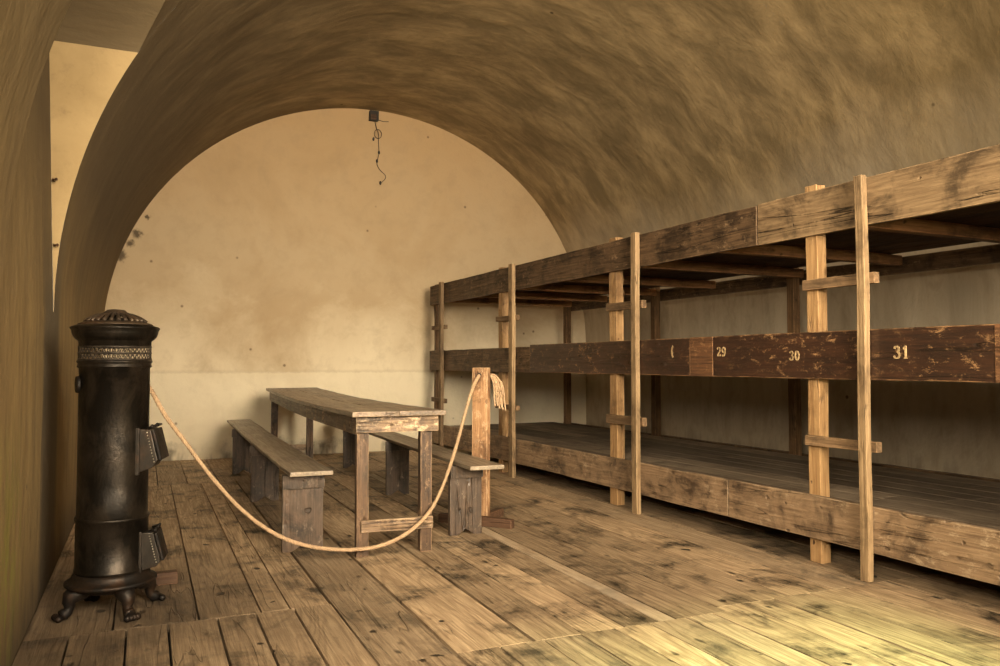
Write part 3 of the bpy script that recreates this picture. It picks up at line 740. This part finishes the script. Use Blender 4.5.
# the frayed end hanging behind the post
ax = Vector((math.cos(RZ), math.sin(RZ), 0)); ay = Vector((-math.sin(RZ), math.cos(RZ), 0)); base = Vector((2.025, 4.87, 0))
def loc(a, b, z): return base+ax*a+ay*b+Vector((0, 0, z))
mb = MB(); mb.ball(loc(.0, .05, .945), .024, (1, 1, .9)); mb.build('knot', M['rope'], rope)
for k in range(6):
    dx = .048+.010*k; zt = .955+.006*math.sin(k*2); zb = .735+.035*random.random()-(0 if k else -.02)
    P_ = [loc(.0, .055, .945), loc(dx*.55, .06+.004*k, zt+.015), loc(dx+.012, .058+.004*k, zt-.03), loc(dx+.022+.004*k, .055, zt-.10),
          loc(dx+.024+.004*k+random.uniform(-.006, .006), .055, (zt+zb)/2-.03), loc(dx+.026+.006*k+random.uniform(-.006, .008), .05, zb)]
    mb = MB(); mb.tube(cr(P_, 8), [.0058+.001*math.sin(i*1.3) for i in range(len(cr(P_, 8)))], 7); mb.build('tassel_strand', M['rope'], rope)

# ------------------------------------------------------------------ stove
def build_stove():
    r = thing('stove', 'tall black cylindrical iron stove with pierced domed lid and clawed feet, against the left wall', 'stove', (-.116, 3.81, 0))
    R0 = .141
    # body
    mb = MB()
    mb.lathe([(R0, .175), (R0+.003, .178), (R0+.003, .188), (R0, .191), (R0, 0.390), (R0+.004, 0.393), (R0+.005, 0.400), (R0+.002, 0.406), (R0-.003, 0.408),
              (R0-.003, .55), (R0-.003, .75), (R0-.003, 1.028), (R0+.003, 1.031), (R0+.006, 1.036), (R0+.003, 1.041), (R0+.002, 1.048), (R0+.007, 1.053), (R0+.006, 1.060), (R0+.001, 1.064)], 72)
    body = mb.build('body', M['iron'], r)
    # pierced band: lattice between two rings, open to the back
    mb = MB()
    n = 44
    for z0, z1 in ((1.066, 1.092), (1.092, 1.118)):
        for i in range(n):
            for s_ in (0, 1):
                a0, a1 = (i+.5*s_)/n*2*PI, (i+.5*(1-s_))/n*2*PI
                if s_: a0, a1 = (i+.5)/n*2*PI, (i+1)/n*2*PI
                else: a0, a1 = i/n*2*PI, (i+.5)/n*2*PI
                zz = (z0, z1) if not s_ else (z1, z0)
                mb.tube([(R0*math.cos(a0), R0*math.sin(a0), zz[0]), (R0*math.cos(a1), R0*math.sin(a1), zz[1])], .0019, 5, False)
    for z in (1.066, 1.092, 1.118):
        mb.lathe([(R0-.003, z-.0035), (R0+.003, z-.0035), (R0+.003, z+.0035), (R0-.003, z+.0035)], 72, closed=True)
    mb.build('pierced_band', M['band'], r, 'band of small bright zigzag piercings')
    # collar with moulded cornice
    mb = MB()
    mb.lathe([(R0-.002, 1.12), (R0+.001, 1.122), (R0+.001, 1.142), (R0+.008, 1.148), (R0+.014, 1.153), (R0+.022, 1.163), (R0+.027, 1.178), (R0+.028, 1.188), (R0+.034, 1.195), (R0+.035, 1.200), (R0+.030, 1.204), (.142, 1.214), (.132, 1.214), (.132, 1.15)], 72)
    mb.build('cornice', M['iron'], r)
    # lid: ribbed dome with slots
    lid = MB()
    lid.lathe([(.146, 1.211), (.146, 1.216), (.122, 1.226), (.118, 1.225), (.118, 1.216)], 72)
    dome = [(.120, 1.225), (.107, 1.236), (.090, 1.247), (.070, 1.256), (.050, 1.261)]
    nr = 26
    for i in range(nr):
        a = 2*PI*i/nr
        P_ = [(q*math.cos(a), q*math.sin(a), z) for q, z in dome]
        lid.tube(P_, [.0095, .0085, .0072, .0058, .0045], 6)
    lid.lathe([(.054, 1.253), (.052, 1.265), (.045, 1.268), (.039, 1.274), (.034, 1.278), (.02, 1.280), (0, 1.280)], 40)
    lo = lid.build('lid', M['lid'], r, 'rust-brown domed lid with radial slots')
    mb = MB(); mb.lathe([(.117, 1.217), (.10, 1.227), (.06, 1.241), (0, 1.247)], 40); mb.build('soot_plate', M['black'], lo)
    # base
    mb = MB()
    mb.lathe([(0, .176), (R0-.01, .176), (R0+.004, .174), (R0+.010, .162), (R0+.012, .150), (R0+.030, .140), (R0+.038, .136), (R0+.038, .127), (R0+.030, .122), (R0+.006, .120), (R0+.002, .108), (R0-.02, .098), (0, .095)], 72)
    mb.build('base_plate', M['cast'], r)
    for ang in (202, 294, 22, 113):
        a = math.radians(ang)
        mb = MB(); d = Vector((math.cos(a), math.sin(a), 0)); t = Vector((-d.y, d.x, 0)); c = Vector((0, 0, 0))
        prof = [(.100, .112, .034), (.135, .104, .040), (.160, .088, .034), (.166, .068, .025), (.163, .050, .020), (.168, .036, .021), (.182, .026, .025), (.198, .022, .021)]
        mb.tube([d*q+Vector((0, 0, z)) for q, z, _ in prof], [w_ for _, _, w_ in prof], 10)
        for k in (-1.5, -.5, .5, 1.5):
            mb.ball(d*.210+t*(k*.0135)+Vector((0, 0, .0155)), .0148, (1, 1, .98))
        mb.ball(d*.158+Vector((0, 0, .104)), .026, (1, 1, .9))
        mb.build('claw_foot', M['cast'], r)
    # doors: hopper-like boxes to the right of the body
    def door(az, z0, z1, hw, d0, d1, rounded):
        """box frame from the body outwards; d0 depth at the top, d1 at the bottom"""
        X = Vector((math.cos(az), math.sin(az), 0)); Y = Vector((-X.y, X.x, 0))
        m4 = Matrix(((X.x, Y.x, 0, 0), (X.y, Y.y, 0, 0), (0, 0, 1, 0), (0, 0, 0, 1)))
        rin = math.sqrt(R0*R0-hw*hw)-.012
        H_ = z1-z0
        mb = MB()
        if rounded: out = [(rin, z0+.0), (R0+d1*.75, z0+.018), (R0+d1, z0+H_*.22), (R0+d1*.97, z0+H_*.4), (R0+d0, z1), (rin, z1+.004)]
        else: out = [(rin, z0-.012), (R0+d1*.55, z0+.012), (R0+d1, z0+.045), (R0+d0, z1), (rin, z1+.004)]
        mb.prism([(p[0], p[1]) for p in out], 'Y', -hw+.006, hw-.006, bev=.004, mtx=m4)
        # mounting flange wrapped on the body
        mb.box(rin-.004, rin+.016, -hw-.008, hw+.008, z0-.016, z1+.008, bev=.003, mtx=m4)
        # rows of rivets down both cheeks
        rv = mb
        for s_ in (-1, 1):
            for k in range(11):
                f = k/10; dd = d0+(d1-d0)*f
                p = m4 @ Vector((R0+dd-.014, s_*(hw-.004), z1-.012-(H_-.05)*f))
                rv.ball(p, .0028, mi=1)
        fr = mb.build('door_frame', [M['cast2'], M['rod']], r)
        # sloping door leaf
        mb = MB()
        a = Vector((R0+d0+.004, 0, z1-.002)); b = Vector((R0+d1+.006, 0, z0+.042))
        u = (b-a); l = u.length; u.normalize(); n_ = Vector((-u.z, 0, u.x)) ; n_ = n_ if n_.x > 0 else -n_
        q = Matrix(((u.x, 0, n_.x, a.x), (0, 1, 0, 0), (u.z, 0, n_.z, a.z), (0, 0, 0, 1)))
        mb.box(0, l, -hw, hw, 0, .011, bev=.003, mtx=m4 @ q)
        dr = mb.build('door', M['cast'], fr)
        mb = MB()
        for yy in (-hw*.75, hw*.75):
            p = [m4 @ Vector((R0+d0-.02, yy, z1+.004)), m4 @ Vector((R0+d0+.012, yy, z1+.014))]
            mb.tube(p, .006, 8)
        mb.tube([m4 @ Vector((R0+d0+.008, -hw-.008, z1+.012)), m4 @ Vector((R0+d0+.008, hw+.008, z1+.012))], .0055, 10)
        for yy in (-hw-.008, hw*.1): mb.ball(m4 @ Vector((R0+d0+.010, yy, z1+.015)), .009)
        mb.build('hinge', M['cast'], fr)
    azR = -YAW
    door(math.radians(-13), .595, .768, .078, .022, .052, False)
    door(math.radians(-9), .170, .330, .068, .030, .058, True)
    # small round damper knob on the far left side
    mb = MB(); a = PI+math.radians(12); d = Vector((math.cos(a), math.sin(a), 0))
    mb.tube([d*(R0-.006)+Vector((0, 0, .96)), d*(R0+.008)+Vector((0, 0, .96))], [.036, .034], 20); mb.build('damper', M['cast'], r)
    return r
M['cast2'] = metal('grey cast iron', (0.020, 0.016, 0.012), (0.045, 0.036, 0.028), .5, .5, 18, .3, .3)
build_stove()

# ------------------------------------------------------------------ small fittings on the walls
o = thing('junction_box', 'small dark box at the crown of the end wall where the vault meets it', 'junction box', (2.475, YB, 3.96))
mb = MB(); mb.box(-.055, .055, -.06, .0, 0, .12, bev=.006, wob=.004, seg=.03); mb.build('housing', M['black'], o)
mb = MB(); mb.box(-.045, .02, -.068, -.0605, .012, .07, bev=.002); mb.build('cover', M['foot'], o)
mb = MB(); mb.tube([(.05, -.03, .02), (.12, -.012, .012), (.19, -.008, .02)], .004, 6); mb.build('wire_stub', M['black'], o)
o = thing('electric_cable', 'loose thin dark cable dangling down the end wall from the small dark box', 'cable', (0, 0, 0))
cp = [unproj(375, 122, 9.335), unproj(376.5, 128, 9.32), unproj(378.5, 134, 9.32), unproj(378.5, 142, 9.325), unproj(379, 152, 9.33), unproj(378, 158, 9.33), unproj(377, 164, 9.335),
      unproj(380, 170, 9.33), unproj(385, 175, 9.335), unproj(385, 179, 9.335), unproj(380, 184, 9.335)]
mb = MB(); mb.tube(cr(cp, 6), .004, 6); mb.build('wire', M['black'], o)
c = unproj(378, 134, 9.325); mb = MB()
mb.tube([c+Vector((.045*math.cos(a*PI/8), 0, .055*math.sin(a*PI/8))) for a in range(17)], .004, 6); mb.build('loop', M['black'], o)
for q in ((377, 161, 9.335), (379, 152.5, 9.335), (380.5, 183, 9.335), (373.5, 139, 9.335)):
    mb = MB(); mb.ball(unproj(*q), .014, (1, .6, 1.7)); mb.build('tape_wrap', M['black'], o)
for q, lb in (((54, 181), 'upper rusty nail in the bright recess side on the left'), ((55, 246), 'lower rusty nail in the bright recess side on the left')):
    p = unproj(*q, 4.45)
    mb = MB(); mb.tube([p+Vector((0, 0, .0)), p+Vector((-.004, -.025, .004)), p+Vector((.012, -.045, .0))], .0035, 7)
    mb.tube([p+Vector((.012, -.045, .0)), p+Vector((.016, -.048, -.001))], .008, 8)
    tag(mb.build('wall_nail', M['foot']), lb, 'nail', 'nails in the recess')
